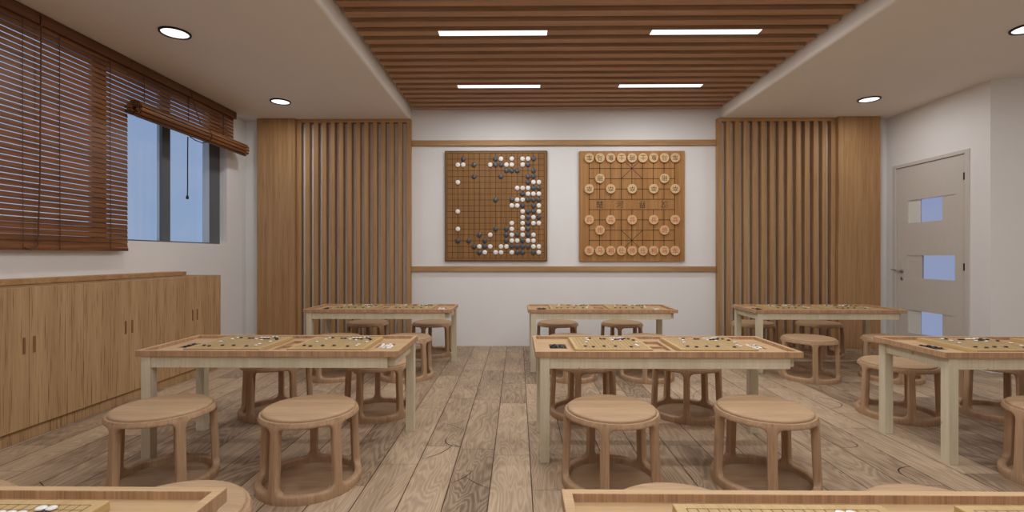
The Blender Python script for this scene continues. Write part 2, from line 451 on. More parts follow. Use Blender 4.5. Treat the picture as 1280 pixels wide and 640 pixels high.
cl = ['oak cabinet with two doors at the far end of the row', 'oak cabinet with two doors next to the farthest one, left of the middle table',
      'oak cabinet with two doors nearest the left edge of the picture', 'oak cabinet with two doors just outside the left edge', 'oak cabinet with two doors beside the nearest table']
for k, y in enumerate(starts):
    if k == 0: cab0.location = (XF, y, 0); cab0['label'] = cl[0]
    else: dup(cab0, (XF, y, 0), cl[k], 'cabinets along the left wall')
tag(obj('backboard', box_bm((XL+.002, -3.50, starts[-1], 5.13, ZT_C+.001, 1.037), bevel=.002), M['oak_h']), 'low oak upstand running along the wall on top of the cabinets', 'shelf board')

# ------------------------------------------------------------------ back wall joinery
COLF = 6.40
def column(x0, x1, label):
    o = thing('oak_column', label, 'column', ((x0+x1)/2, 6.46, 0), None)
    h = (x1-x0)/2
    obj('cladding', box_bm((-h, h, COLF-6.46, YB-6.46-.002, .0, ZC-.002), bevel=.004), M['oak_v'], o)
    return o
def clad(name, x0, x1, label):
    bm = box_bm((x0, x1, COLF, YB-.001, 0, ZC-.001), bevel=.004)
    return tag(obj(name, bm, M['oak_v']), label, 'column')
clad('oak_column', -3.433, -2.932, 'wide flat oak clad column left of the slatted screen')
clad('oak_column', 4.160, 4.700, 'wide flat oak clad column right of the slatted screen beside the door')
SF = 6.452
def screen(x0, x1, label):
    o = thing('slatted_screen', label, 'wall panel', ((x0+x1)/2, SF, 0), 'slatted oak screens')
    cx = (x0+x1)/2
    n = 14; w = .058; pitch = (x1-x0-w)/(n-1)
    obj('top_rail', box_bm((x0-cx, x1-cx, -.002, .076, ZC-.044, ZC-.001), bevel=.002), M['oak_h'], o)
    for k in range(n):
        a = x0-cx+k*pitch
        obj('slat', box_bm((a, a+w, 0, .076, 0, ZC-.0445), bevel=.002), M['oak_v'], o)
    return o
screen(-2.928, -1.418, 'oak screen of upright slats to the left of the wall boards')
screen(2.622, 4.156, 'oak screen of upright slats to the right of the wall boards')
for z0, z1, nm in ((2.668, 2.738, 'upper oak picture rail across the white wall above the boards'), (.997, 1.062, 'lower oak picture rail across the white wall below the boards')):
    tag(obj('wall_rail', box_bm((-1.416, 2.620, YB-.035, YB-.001, z0, z1), bevel=.003), M['oak_h']), nm, 'wall rail', 'oak wall rails')

# ------------------------------------------------------------------ slatted ceiling, led strips, downlights
sc = thing('slatted_ceiling', 'brown timber slat ceiling over the middle of the room', 'ceiling panel', (.635, 2, 3.14))
PIT, Y0S, SW = .1675, 4.30, .086
LEDX = ((-.69, .257), (1.148, 2.095))
led_rows = {8: 1, 0: 1, -8: 1, -16: 1, -24: 1, -32: 1}
for k in range(13, -41, -1):
    yb = Y0S + k*PIT; ya = yb - SW
    if ya < YF + .02: break
    bm = bmesh.new()
    add_box(bm, -1.385, 2.645, ya, yb, 3.14, 3.235)
    obj('slat', at(sc, bm), M['ceil_slat'], sc)
obj('carrier_rails', at(sc, box_bm(*[(x, x+.04, YF+.03, 6.50, 3.236, 3.299) for x in (-1.1, -.2, .62, 1.4, 2.3)])), M['ceil_slat'], sc)
led0 = thing('ceiling_led_strip', 'x', 'ceiling light', (0, 0, 3.14), 'recessed led strips in the slatted ceiling')
obj('diffuser', box_bm((-.4715, .4715, -.0425, .0425, -.0035, -.0002)), M['led'], led0)
for sx_ in (-1, 1): obj('end_cap', box_bm((.4718*sx_-.0012, .4718*sx_+.0012, -.043, .043, -.004, -.0002)), M['lamp_trim'], led0)
def area(name, loc, sx, sy, energy, col, shape='RECTANGLE', rot=(0,0,0), spread=PI):
    L = bpy.data.lights.new(name, 'AREA'); L.shape = shape; L.size = sx
    if shape == 'RECTANGLE': L.size_y = sy
    L.energy = energy; L.color = col; L.spread = spread
    o = bpy.data.objects.new(name, L); COL.objects.link(o); o.location = loc; o.rotation_euler = rot
    return o
LED_W, DL_W = 28.0, 14.0
LCOL = (.97, 1.0, 1.0)
first = True
names = {(8, 0): 'far left bright led strip set between the brown ceiling slats', (8, 1): 'far right bright led strip set between the brown ceiling slats',
         (0, 0): 'near left bright led strip set between the brown ceiling slats', (0, 1): 'near right bright led strip set between the brown ceiling slats'}
for k in led_rows:
    y = Y0S + k*PIT - SW/2
    for j, (a, b) in enumerate(LEDX):
        lab = names.get((k, j), 'bright led strip in the slats overhead, above row %s on the %s' % ({-8: 'two', -16: 'one', -24: 'behind the viewer', -32: 'by the front wall'}.get(k, ''), ('left', 'right')[j]))
        if first: led0.location = ((a+b)/2, y, 3.14); led0['label'] = lab; first = False
        else: dup(led0, ((a+b)/2, y, 3.14), lab)
        area('led_light', ((a+b)/2, y, 3.134), .94, .08, LED_W, LCOL)
dl0 = thing('downlight', 'x', 'ceiling light', (0, 0, ZC), 'round recessed downlights')
obj('trim', lathe_bm([(.098, 0), (.098, -.010), (.100, -.013), (.112, -.013), (.114, -.010), (.114, 0.0)], 40, 'z'), M['lamp_trim'], dl0, smooth=True)
obj('lens', lathe_bm([(0, -.006), (.0975, -.006), (.0975, 0)], 40, 'z'), M['lamp'], dl0)
first = True
dln = {(-2.778, 3.935): 'large round downlight in the ceiling at upper left', (-2.778, 5.70): 'small far round downlight left of the slats near the oak column',
       (4.055, 3.935): 'round downlight cut off by the right edge of the picture', (4.055, 5.70): 'far round downlight in the ceiling near the white door'}
for y in (5.70, 3.935, 2.17, .405, -1.36):
    for x in (-2.778, 4.055):
        lab = dln.get((x, y), 'round downlight overhead on the %s at %s' % ('left' if x < 0 else 'right', {2.17: 'the middle table', .405: 'the nearest table', -1.36: 'the rear of the room'}[y] if y in (2.17, .405, -1.36) else ''))
        if first: dl0.location = (x, y, ZC); dl0['label'] = lab; first = False
        else: dup(dl0, (x, y, ZC), lab)
        area('downlight_light', (x, y, ZC-.016), .19, .19, DL_W, LCOL, 'DISK')

# ------------------------------------------------------------------ door in the right wall
dr = struct('door_1', box_bm((XR-.012, XR+.10, DY0-.018, 5.385, 0, 2.36), (XR-.012, XR+.10, 6.352, DY1+.018, 0, 2.36), (XR-.012, XR+.10, 5.385, 6.352, 2.318, 2.36), bevel=.003), M['door'])
# leaf as a grid of solid cells around the three lights
XD0, XD1 = XR+.004, XR+.048
holes = [(5.515, 6.178, 1.610, 1.890), (5.515, 6.178, .925, 1.207), (5.515, 6.178, .250, .530)]
bm = bmesh.new()
add_box(bm, XD0, XD1, 5.389, 5.515, .006, 2.314); add_box(bm, XD0, XD1, 6.178, 6.348, .006, 2.314)
zs = [.006, .250, .530, .925, 1.207, 1.610, 1.890, 2.314]
for a, b in ((0,1),(2,3),(4,5),(6,7)): add_box(bm, XD0, XD1, 5.515, 6.178, zs[a], zs[b])
leaf = obj('door_leaf', bm, M['door'], dr)
for i, (y0, y1, z0, z1) in enumerate(holes):
    if i % 2 == 0:   # blank at near side, blue glass, pale frosted pane at far side
        obj('blank_panel', box_bm((XR+.010, XR+.04, y0, 5.682, z0, z1)), M['door'], leaf)
        obj('glass_pane', box_bm((XR+.022, XR+.028, 5.682, 5.998, z0, z1)), M['door_glass'], leaf)
        obj('frosted_pane', box_bm((XR+.018, XR+.030, 5.998, y1, z0, z1)), M['frost'], leaf)
    else:
        obj('blank_panel', box_bm((XR+.010, XR+.04, 5.975, y1, z0, z1)), M['door'], leaf)
        obj('glass_pane', box_bm((XR+.022, XR+.028, y0, 5.975, z0, z1)), M['door_glass'], leaf)
hx = XR+.004
hd = obj('door_handle', lathe_bm([(0, -.014), (.020, -.013), (.024, -.008), (.025, 0)], 20, 'x', center=(hx, 6.262, 1.010)), M['metal'], dr, smooth=True)
obj('lever', tube_bm([(hx-.004, 6.262, 1.010), (hx-.045, 6.262, 1.012), (hx-.056, 6.272, 1.014), (hx-.058, 6.30, 1.020), (hx-.055, 6.375, 1.027)], [.009, .009, .010, .009, .007], 10), M['metal'], hd, smooth=True)
obj('keyhole_plate', lathe_bm([(0, -.008), (.020, -.007), (.022, 0)], 20, 'x', center=(hx, 6.265, .915)), M['metal'], dr, smooth=True)
obj('keyhole', box_bm((hx-.0095, hx-.0075, 6.261, 6.269, .903, .927)), M['black'], dr)
for z in (2.07, 1.08, .2):
    obj('hinge', lathe_bm([(0, -.04), (.009, -.04), (.009, .04), (0, .04)], 12, 'z', center=(XR-.010, 5.385, z)), M['black'], dr)

# ------------------------------------------------------------------ tables
TW, TD, TH = 1.541, .57, .648
def heightfield(xs, ys, tops, bots):
    bm = bmesh.new(); V = {}
    def v(x, y, z):
        k = (round(x, 5), round(y, 5), round(z, 5))
        if k not in V: V[k] = bm.verts.new(k)
        return V[k]
    nx, ny = len(xs)-1, len(ys)-1
    def T(i, j): return tops[j][i] if 0 <= i < nx and 0 <= j < ny else None
    def B(i, j): return bots[j][i] if 0 <= i < nx and 0 <= j < ny else None
    for j in range(ny):
        for i in range(nx):
            x0, x1, y0, y1 = xs[i], xs[i+1], ys[j], ys[j+1]; t = T(i, j); b = B(i, j)
            bm.faces.new((v(x0,y0,t), v(x1,y0,t), v(x1,y1,t), v(x0,y1,t)))
            bm.faces.new((v(x0,y0,b), v(x0,y1,b), v(x1,y1,b), v(x1,y0,b)))
            for (di, dj, a, c) in ((1,0,(x1,y0),(x1,y1)), (-1,0,(x0,y1),(x0,y0)), (0,1,(x1,y1),(x0,y1)), (0,-1,(x0,y0),(x1,y0))):
                t2 = T(i+di, j+dj); b2 = B(i+di, j+dj)
                if t2 is None:
                    bm.faces.new((v(*a,b), v(*c,b), v(*c,t), v(*a,t)))
                else:
                    if t2 < t - 1e-6: bm.faces.new((v(*a,t2), v(*c,t2), v(*c,t), v(*a,t)))
                    if b2 > b + 1e-6: bm.faces.new((v(*a,b), v(*c,b), v(*c,b2), v(*a,b2)))
    return bm
def make_table():
    t = thing('go_table', 'x', 'table', (0, 0, 0), 'low wooden game tables')
    R, F, W_, = TH, .627, .599
    xs = [0, .024, .10, .205, .728, .831, 1.338, 1.441, TW-.024, TW]
    ys = [0, .022, .146, .206, .300, .312, .356, .462, TD-.022, TD]
    tops = []; bots = []
    for j in range(9):
        row = []; br = []
        yc = (ys[j]+ys[j+1])/2
        for i in range(9):
            xc = (xs[i]+xs[i+1])/2
            h = F; b = .613
            if i in (0, 8) or j in (0, 8): h = R
            elif i in (2, 6) and .206 < yc < .356: h = W_; b = .590
            elif i == 4 and .146 < yc < .462:
                h = .609 if not (.300 < yc < .312) else .622; b = .600
            row.append(h); br.append(b)
        tops.append(row); bots.append(br)
    bm = heightfield(xs, ys, tops, bots)
    bmesh.ops.recalc_face_normals(bm, faces=bm.faces[:]); horiz_index(bm)
    o = obj('tabletop', bm, [M['tray_v'], M['tray_h']], t)
    md = o.modifiers.new('bevel', 'BEVEL'); md.width = .0022; md.segments = 2; md.limit_method = 'ANGLE'
    P = M['pine']
    def leg(x, y, z0=0.0): obj('leg', box_bm((x, x+.055, y, y+.057, z0, .6128), bevel=.0018), P, t)
    leg(.028, .010); leg(.028, .500); leg(1.471, .500); leg(1.457, .050, .551)
    for b in ((.0835, 1.473, .016, .038), (.0835, 1.4705, .532, .552), (.036, .058, .0675, .4995), (1.484, 1.506, .1075, .4995)):
        obj('apron', box_bm((b[0], b[1], b[2], b[3], .546, .6128), bevel=.0012), P, t)
    return t
def make_board():
    t = thing('go_board', 'x', 'board', (0, 0, 0), 'go boards lying on the tables')
    obj('board', box_bm((-.229, .229, -.2175, .2175, 0, .0225), bevel=.0018), M['board'], t)
    bm = bmesh.new(); g = .2052; s = 2*g/18; gy = .1953; sy = 2*gy/18
    for k in range(19):
        a = -g + k*s; c = -gy + k*sy
        for b in ((a-.0008, a+.0008, -gy, gy), (-g, g, c-.0006, c+.0006)):
            vs = [bm.verts.new(p) for p in ((b[0], b[2], .02285), (b[1], b[2], .02285), (b[1], b[3], .02285), (b[0], b[3], .02285))]
            bm.faces.new(vs)
    for i in (3, 9, 15):
        for j in (3, 9, 15):
            bm.faces.new([bm.verts.new((-g+i*s+.0028*math.cos(q*PI/4), -gy+j*sy+.0028*math.sin(q*PI/4), .0229)) for q in range(8)])
    obj('grid_lines', bm, M['line'], t)
    return t
GS = .4104/18; GY = .3906/18
STW = [(.962,.451),(.984,.400),(.961,.314),(1.239,.225),(1.236,.177),(1.261,.312),(1.174,.366),(1.122,.392),(1.130,.45),(1.145,.464),(1.170,.45),(1.193,.472),(1.214,.472)]
STB = [(1.004,.455),(.932,.165),(.98,.142),(1.05,.166),(1.121,.167),(1.192,.142),(1.262,.393),(1.241,.441),(1.232,.455),(1.068,.432),(1.096,.449),(1.166,.416),(1.183,.423),(1.2,.42)]
def snap(L, used):
    out = []
    for x, y in L:
        i = round((x-.858-.0238)/GS); j = round((y-.0878)/.0222-.8)
        i = max(0, min(18, i)); j = max(0, min(18, j))
        while (i, j) in used: i += 1
        used.add((i, j)); out.append((i, j))
    return out
_u = set(); SW_ = snap(STW, _u); SB_ = snap(STB, _u)
def stone_mesh(r, h, m, name, axis='z', n=16):
    prof = [(0, 0), (r*.62, h*.06), (r*.92, h*.28), (r, h*.5), (r*.92, h*.72), (r*.62, h*.94), (0, h)]
    bm = lathe_bm(prof, n, axis)
    me = bpy.data.meshes.new(name); bmesh.ops.recalc_face_normals(bm, faces=bm.faces[:]); bm.to_mesh(me); bm.free()
    me.materials.append(m)
    for p in me.polygons: p.use_smooth = True
    return me
SM = {'white': stone_mesh(.0110, .0075, M['wstone'], 'white_stone_mesh'), 'black': stone_mesh(.0110, .0075, M['bstone'], 'black_stone_mesh')}
ORD = ['first','second','third','fourth','fifth','sixth','seventh','eighth','ninth','tenth','eleventh','twelfth','thirteenth','fourteenth','fifteenth','sixteenth','seventeenth','eighteenth','nineteenth']
def stone(col, loc, label, group, rot=None):
    o = bpy.data.objects.new(col + '_go_stone', SM[col]); COL.objects.link(o); o.location = loc
    if rot: o.rotation_euler = rot
    return tag(o, label, 'game stone', group)
def put_stones(cx, cy, z, where):
    for col, L in (('white', SW_), ('black', SB_)):
        for i, j in L:
            stone(col, (cx + (i-9)*GS, cy + (j-9)*GY, z), '%s stone, %s, %s column, %s row from near side' % (col, where, ORD[i], ORD[j]), '%s stones on the %s' % (col, where))
def pile(col, x0, x1, y0, y1, z, where, seed, single):
    """stones filling a square well; the lower ones are one uncounted heap"""
    hb = bmesh.new(); base = SM[col]
    rnd = random.Random(seed)
    sx = (x1-x0-.026); sy = (y1-y0-.026)
    lab = '%s go stone atop the heap in the well, %s' % (col, where)
    grp = '%s stones in the well of the %s' % (col, where)
    for lay, (a, b) in enumerate(((4, 5), (4, 5), (4, 5), (3, 4), (2, 3))):
        m = .013 + .006*max(0, lay-1) + .002*(lay % 2)
        for i in range(a):
            for j in range(b):
                px = x0+m + (x1-x0-2*m)*i/(a-1) + rnd.uniform(-.003, .003); py = y0+m + (y1-y0-2*m)*j/(b-1) + rnd.uniform(-.004, .004)
                px = min(max(px, x0+.0125), x1-.0125); py = min(max(py, y0+.0125), y1-.0125)
                rot = (rnd.uniform(-.4, .4), rnd.uniform(-.4, .4), 0) if lay else (0, 0, 0); loc = (px, py, z + .0005 + lay*.0062 + (.001 if lay else 0))
                if single and lay >= 3: stone(col, loc, lab, grp, rot)
                else:
                    T = Matrix.Translation(loc) @ Matrix.Rotation(rot[0], 4, 'X') @ Matrix.Rotation(rot[1], 4, 'Y')
                    vs_ = [hb.verts.new(T @ v.co) for v in base.vertices]
                    for p in base.polygons:
                        f = hb.faces.new([vs_[q] for q in p.vertices]); f.smooth = True
    o = obj('heaped_go_stones', hb, M['wstone' if col == 'white' else 'bstone'], smooth=True); o['kind'] = 'stuff'
    tag(o, 'many %s go stones filling the square well of the %s' % (col, where), 'game stones')

TAB = {}
tables = [  # key, x, y, phrase
 ('G', -2.235, .592, 'lower left table'), ('H', .103, .592, 'lower right table'),
 ('A', -2.235, 2.83, 'middle row left table'), ('B', .101, 2.83, 'middle row centre table'), ('C', 2.447, 2.83, 'middle row right table'),
 ('D', -2.225, 5.045, 'back row left table'), ('E', .105, 5.045, 'back row centre table'), ('F', 2.435, 5.045, 'back row right table')]
TL = {'G': 'low oak tray topped game table cut off at the lower left corner', 'H': 'low oak tray topped game table cut off at the lower right corner',
 'A': 'pale legged oak tray game table in the middle row beside the cabinets', 'B': 'pale legged oak tray game table in the middle row, just right of the aisle',
 'C': 'pale legged oak tray game table in the middle row, cut off by the right edge', 'D': 'small looking game table in the back row before the left slatted screen',
 'E': 'small looking game table in the back row before the white wall', 'F': 'small looking game table in the back row before the right oak column'}
SHORT = {'G': 'lower left table', 'H': 'lower right table', 'A': 'middle left table', 'B': 'middle centre table', 'C': 'middle right table', 'D': 'back left table', 'E': 'back centre table', 'F': 'back right table'}
t0 = make_table(); bd0 = make_board(); ft = fb = True
for ti, (k, x, y, ph) in enumerate(tables):
    if ft: t0.location = (x, y, 0); t0['label'] = TL[k]; ft = False
    else: dup(t0, (x, y, 0), TL[k])
    for s, bx in (('left', .469), ('right', 1.088)):
        cx, cy, cz = x+bx, y+.283, .6273
        lab = 'yellow wooden go board, %s half of the %s' % (s, ph)
        if fb: bd0.location = (cx, cy, cz); bd0['label'] = lab; fb = False
        else: dup(bd0, (cx, cy, cz), lab)
        if k == 'G' and s == 'left': continue     # this board lies wholly outside the picture
        put_stones(cx, cy, cz+.0228, '%s board, %s' % (s, SHORT[k]))
    if k not in ('G', 'H'):
        pile('black', x+.10, x+.205, y+.206, y+.356, .5993, ph, ti, k in 'ABC')
        pile('white', x+1.338, x+1.441, y+.206, y+.356, .5993, ph, ti+50, k in 'ABC')

# ------------------------------------------------------------------ stools
def make_stool():
    t = thing('round_stool', 'x', 'stool', (0, 0, 0), 'round five legged wooden stools')
    ZT_, TH_ = .388, .038
    def rad(z):
        s = z/ZT_
        base = .265 - .016*s
        if z > .362: base -= .006*((z-.362)/.026)**2
        if z < .02: base -= .004*((.02-z)/.02)**2
        return base
    zb, zt, rc, hw = .046, .361, .036, PI/5 - .090       # window limits, corner radius, half angle
    n_c = 7
    Rm = .256
    def window():
        pts = []; w = hw*Rm
        for cxs, czs, a0 in ((w-rc, zt-rc, 0), (-(w-rc), zt-rc, PI/2), (-(w-rc), zb+rc, PI), (w-rc, zb+rc, 3*PI/2)):
            for q in range(n_c):
                a = a0 + PI/2*q/(n_c-1)
                pts.append((cxs + rc*math.cos(a), czs + rc*math.sin(a)))
        # subdivide straight runs
        out = []
        for i, p in enumerate(pts):
            q = pts[(i+1) % len(pts)]; out.append(p)
            d = math.hypot(q[0]-p[0], q[1]-p[1])
            if d > .05:
                m = 6
                for s in range(1, m): out.append((p[0]+(q[0]-p[0])*s/m, p[1]+(q[1]-p[1])*s/m))
        return out
    win_ = window(); cw = PI/5*Rm; zc = (zb+zt)/2
    def outer(p):
        x, z = p
        # snap to the cell border: corner points map radially, straight ones straight
        w = hw*Rm
        tx = x/(w); tz = (z-zc)/((zt-zb)/2)
        m = max(abs(tx), abs(tz)) or 1
        tx, tz = tx/m, tz/m
        return (tx*cw, (zc + tz*(ZT_-zc)) if tz > 0 else (zc + tz*zc))
    bm = bmesh.new(); V = {}
    def vert(a, z, r):
        k = (round(r*math.cos(a), 5), round(r*math.sin(a), 5), round(z, 5))
        if k not in V: V[k] = bm.verts.new(k)
        return V[k]
    levels = [0.0, .10, .25, .55, 1.0]
    lay = {}
    faces = []
    for s in range(5):
        ac = PI/5*2*s + 0.0      # window centre angle; legs stand midway between windows (one leg towards -x)
        rings_o, rings_i = [], []
        for li, lv in enumerate(levels):
            ro, ri = [], []
            for p in win_:
                q = outer(p)
                x = p[0]+(q[0]-p[0])*lv; z = p[1]+(q[1]-p[1])*lv
                a = ac + x/Rm
                R0 = rad(z)
                ins = .006 if li == 0 else (.0015 if li == 1 else 0)
                ro.append(vert(a, z, R0-ins)); ri.append(vert(a, z, R0-TH_+ins))
            rings_o.append(ro); rings_i.append(ri)
        n = len(win_)
        def mk(*vs):
            vs = [v for i, v in enumerate(vs) if v not in vs[:i]]
            if len(vs) >= 3:
                try: faces.append(bm.faces.new(vs))
                except ValueError: pass
        for A, B in zip(rings_o, rings_o[1:]):
            for k in range(n): mk(A[k], B[k], B[(k+1)%n], A[(k+1)%n])
        for A, B in zip(rings_i, rings_i[1:]):
            for k in range(n): mk(A[k], A[(k+1)%n], B[(k+1)%n], B[k])
        A, B = rings_o[0], rings_i[0]
        for k in range(n): mk(A[k], A[(k+1)%n], B[(k+1)%n], B[k])
        # rims at top and bottom
        for k in range(n):
            a, b = rings_o[-1][k], rings_o[-1][(k+1)%n]; c, d = rings_i[-1][k], rings_i[-1][(k+1)%n]
            if (a.co.z > ZT_-.001 and b.co.z > ZT_-.001) or (a.co.z < .001 and b.co.z < .001): mk(a, b, d, c)
    bmesh.ops.recalc_face_normals(bm, faces=bm.faces[:])
    # split into rim, legs, base ring by height and bearing
    z_lo, z_hi = zb+rc*.35, zt-rc*.35
    def part(test):
        b2_ = bm.copy()
        bmesh.ops.delete(b2_, geom=[f for f in b2_.faces if not test(f.calc_center_median())], context='FACES')
        return b2_
    obj('seat_rim', part(lambda c: c.z > z_hi), M['stool_v'], t, smooth=True, angle=50)
    obj('base_ring', part(lambda c: c.z < z_lo), M['stool_v'], t, smooth=True, angle=50)
    for s in range(5):
        la = PI/5 + 2*PI/5*s
        def tst(c, la=la):
            if not (z_lo <= c.z <= z_hi): return False
            d = (math.atan2(c.y, c.x) - la + PI) % (2*PI) - PI
            return abs(d) < PI/5
        obj('leg', part(tst), M['stool_v'], t, smooth=True, angle=50)
    bm.free()
    obj('base_panel', lathe_bm([(0, .012), (.232, .012), (.232, .002), (0, .002)], 48), M['stool_d'], t)
    pad = [(0, .4065), (.15, .4065), (.205, .4055), (.222, .4035), (.2295, .3995), (.2315, .395), (.2305, .3895), (.2325, .3870), (.238, .3885), (.2425, .3875), (.240, .385), (.21, .378), (.21, .372), (0, .372)]
    obj('seat', lathe_bm(pad, 56), M['stool_h'], t, smooth=True, angle=40)
    return t
st0 = make_stool()
G_ = 'round five legged wooden stools'
stools = [
 (-1.895, 2.59, 'round wooden stool before the near left corner of the middle row left table'), (-1.105, 2.59, 'round wooden stool before the near right half of the middle row left table'),
 (.495, 2.60, 'round wooden stool before the near left half of the middle row centre table'), (1.304, 2.61, 'round wooden stool before the near right half of the middle row centre table'),
 (2.89, 2.61, 'round wooden stool cut off by the right edge before the middle row right table'), (3.69, 2.61, 'round wooden stool before the far right end of the middle row right table'),
 (-1.853, 3.74, 'round wooden stool behind the left half of the middle row left table'), (-1.065, 3.74, 'round wooden stool behind the right half of the middle row left table'),
 (.505, 3.74, 'round wooden stool behind the left half of the middle row centre table'), (1.280, 3.74, 'round wooden stool behind the right half of the middle row centre table'),
 (2.870, 3.74, 'round wooden stool behind the left leg of the middle row right table'), (3.64, 3.74, 'round wooden stool behind the middle row right table at the right edge'),
 (-1.81, 4.85, 'round wooden stool before the left half of the back row left table'), (-1.10, 4.85, 'round wooden stool before the right half of the back row left table'),
 (.525, 4.85, 'round wooden stool before the left half of the back row centre table'), (1.27, 4.85, 'round wooden stool before the right half of the back row centre table'),
 (2.86, 4.85, 'round wooden stool standing clear before the back row right table'), (3.66, 4.85, 'round wooden stool before the right end of the back row right table'),
 (-1.83, 5.95, 'round wooden stool behind the back row left table by the slats'), (-1.035, 5.95, 'round wooden stool behind the right end of the back row left table'),
 (.485, 5.95, 'round wooden stool behind the left half of the back row centre table'), (1.262, 5.95, 'round wooden stool behind the right half of the back row centre table'),
 (2.84, 5.95, 'round wooden stool behind the left half of the back row right table'), (3.63, 5.95, 'round wooden stool behind the right half of the back row right table'),
 (-1.90, 1.507, 'round wooden stool at the far side of the lower left table, on the picture edge'), (-1.105, 1.507, 'round wooden stool at the far right corner of the lower left table'),
 (.51, 1.507, 'round wooden stool peeping over the left half of the lower right table'), (1.335, 1.507, 'round wooden stool peeping over the right half of the lower right table'),
]
for i, (x, y, lab) in enumerate(stools):
    if i == 0: st0.location = (x, y, 0); st0['label'] = lab
    else: dup(st0, (x, y, 0), lab, G_)

# ------------------------------------------------------------------ wall boards
YW = 6.49          # front face of both boards
wg = thing('wall_go_board', 'large dark brown go demonstration board hung left of centre on the white wall', 'board', (-.289, YW, 1.86))
W2, Z0, Z1 = .679, 1.131, 2.597
obj('board', at(wg, box_bm((-.289-W2, -.289+W2, YW, YB-.001, Z0, Z1), bevel=.003)), M['wgo_edge'], wg)
obj('playing_face', at(wg, box_bm((-.289-W2+.014, -.289+W2-.014, YW-.003, YW-.0002, Z0+.014, Z1-.014))), M['wgo'], wg)
gx0, gdx, gz0, gdz = -.9385, .07155, 2.563, .0774
bm = bmesh.new()
def line(bm, xa, xb, za, zb, y):
    vs = [bm.verts.new(p) for p in ((xa, y, za), (xb, y, za), (xb, y, zb), (xa, y, zb))]; bm.faces.new(vs)
for k in range(19):
    x = gx0+k*gdx; z = gz0-k*gdz
    line(bm, x-.003, x+.003, gz0-18*gdz, gz0, YW-.0034); line(bm, gx0, gx0+18*gdx, z-.003, z+.003, YW-.0034)
for i in (3, 9, 15):
    for j in (3, 9, 15):
        bm.faces.new([bm.verts.new((gx0+i*gdx+.008*math.cos(q*PI/5), YW-.0036, gz0-j*gdz+.008*math.sin(q*PI/5))) for q in range(10)])
obj('grid_lines', at(wg, bm), M['line'], wg)
rows = {1: 'B3 B9 W10 W12 W14 W15 B16', 2: 'W2 W3 B5 W8 B9 B10 W11 W12 W14 B15', 3: 'B11 B12 B13 B16', 4: 'B5 B10 B15 B16', 5: 'W2 B15 W16 W17',
 6: 'W13 W14 W15 B16 B17', 7: 'B14 W15 W16 W17', 8: 'B9 B12 W13 W14 B15 B16 B17', 9: 'W12 W13 B14 B16 W17', 10: 'W2 W14 B15 B16 W17', 11: 'W14 B15 W16 B17',
 12: 'W12 W14 B15 W16 W17', 13: 'W2 B9 B11 W12 W14 B15', 14: 'B6 W8 B11 W12 B13 W14 B15 W16', 15: 'B2 B4 B7 B11 W12 W13 B14 W15 W16',
 16: 'B5 W6 B7 W8 W10 W11 B12 B13 B14 B15 W16 W17', 17: 'B6 W7 W9 W10 W12 B13 B14 B16 W17'}
WS = {'W': stone_mesh(.0315, -.017, M['wstone'], 'white_wall_stone_mesh', 'y', 24), 'B': stone_mesh(.0315, -.017, M['bstone_wall'], 'black_wall_stone_mesh', 'y', 24)}
for r, s in rows.items():
    for tk in s.split():
        c = int(tk[1:]); o = bpy.data.objects.new('wall_go_stone', WS[tk[0]]); COL.objects.link(o)
        o.location = (gx0+c*gdx, YW-.0038, gz0-r*gdz)
        w = 'white' if tk[0] == 'W' else 'dark grey'
        tag(o, '%s stone on the wall go board, %s line from left, %s line from top' % (w, ORD[c], ORD[r]), 'game stone', '%s stones on the wall go board' % w)
wx = thing('wall_chess_board', 'large lighter brown chinese chess board hung right of centre on the white wall', 'board', (1.508, YW, 1.86))
X0, X1, Z0x, Z1x = .8137, 2.203, 1.131, 2.589
obj('board', at(wx, box_bm((X0, X1, YW, YB-.001, Z0x, Z1x), bevel=.004)), M['wxq'], wx)
hx0, hdx, hz0, hdz = .942, .14125, 2.493, .136
bm = bmesh.new(); yl = YW-.0006; t_ = .0042
for j in range(10): line(bm, hx0-t_, hx0+8*hdx+t_, hz0-j*hdz-t_, hz0-j*hdz+t_, yl)
for i in range(9):
    x = hx0+i*hdx
    if i in (0, 8): line(bm, x-t_, x+t_, hz0-9*hdz, hz0, yl)
    else:
        line(bm, x-t_, x+t_, hz0-4*hdz, hz0, yl); line(bm, x-t_, x+t_, hz0-9*hdz, hz0-5*hdz, yl)
def diag(i0, j0, i1, j1):
    a = Vector((hx0+i0*hdx, 0, hz0-j0*hdz)); b = Vector((hx0+i1*hdx, 0, hz0-j1*hdz)); d = (b-a).normalized(); n = Vector((-d.z, 0, d.x))*.0036
    bm.faces.new([bm.verts.new((p.x, yl-.0002, p.z)) for p in (a+n, b+n, b-n, a-n)])
diag(3, 0, 5, 2); diag(5, 0, 3, 2); diag(3, 7, 5, 9); diag(5, 7, 3, 9)
obj('grid_lines', at(wx, bm), M['line'], wx)
def glyph_mesh(ch, size, extr=.0008):
    cu = bpy.data.curves.new('glyph', 'FONT'); cu.body = ch; cu.size = size; cu.extrude = extr
    cu.align_x = 'CENTER'; cu.align_y = 'CENTER'; cu.resolution_u = 3
    o = bpy.data.objects.new('glyph', cu); COL.objects.link(o)
    bpy.context.view_layer.update()
    dg = bpy.context.evaluated_depsgraph_get()
    me = bpy.data.meshes.new_from_object(o.evaluated_get(dg))
    bpy.data.objects.remove(o, do_unlink=True)
    if len(me.vertices):
        xs = [v.co.x for v in me.vertices]; ys = [v.co.y for v in me.vertices]
        cx, cy = (min(xs)+max(xs))/2, (min(ys)+max(ys))/2
        for v in me.vertices: v.co.x -= cx; v.co.y -= cy
    return me
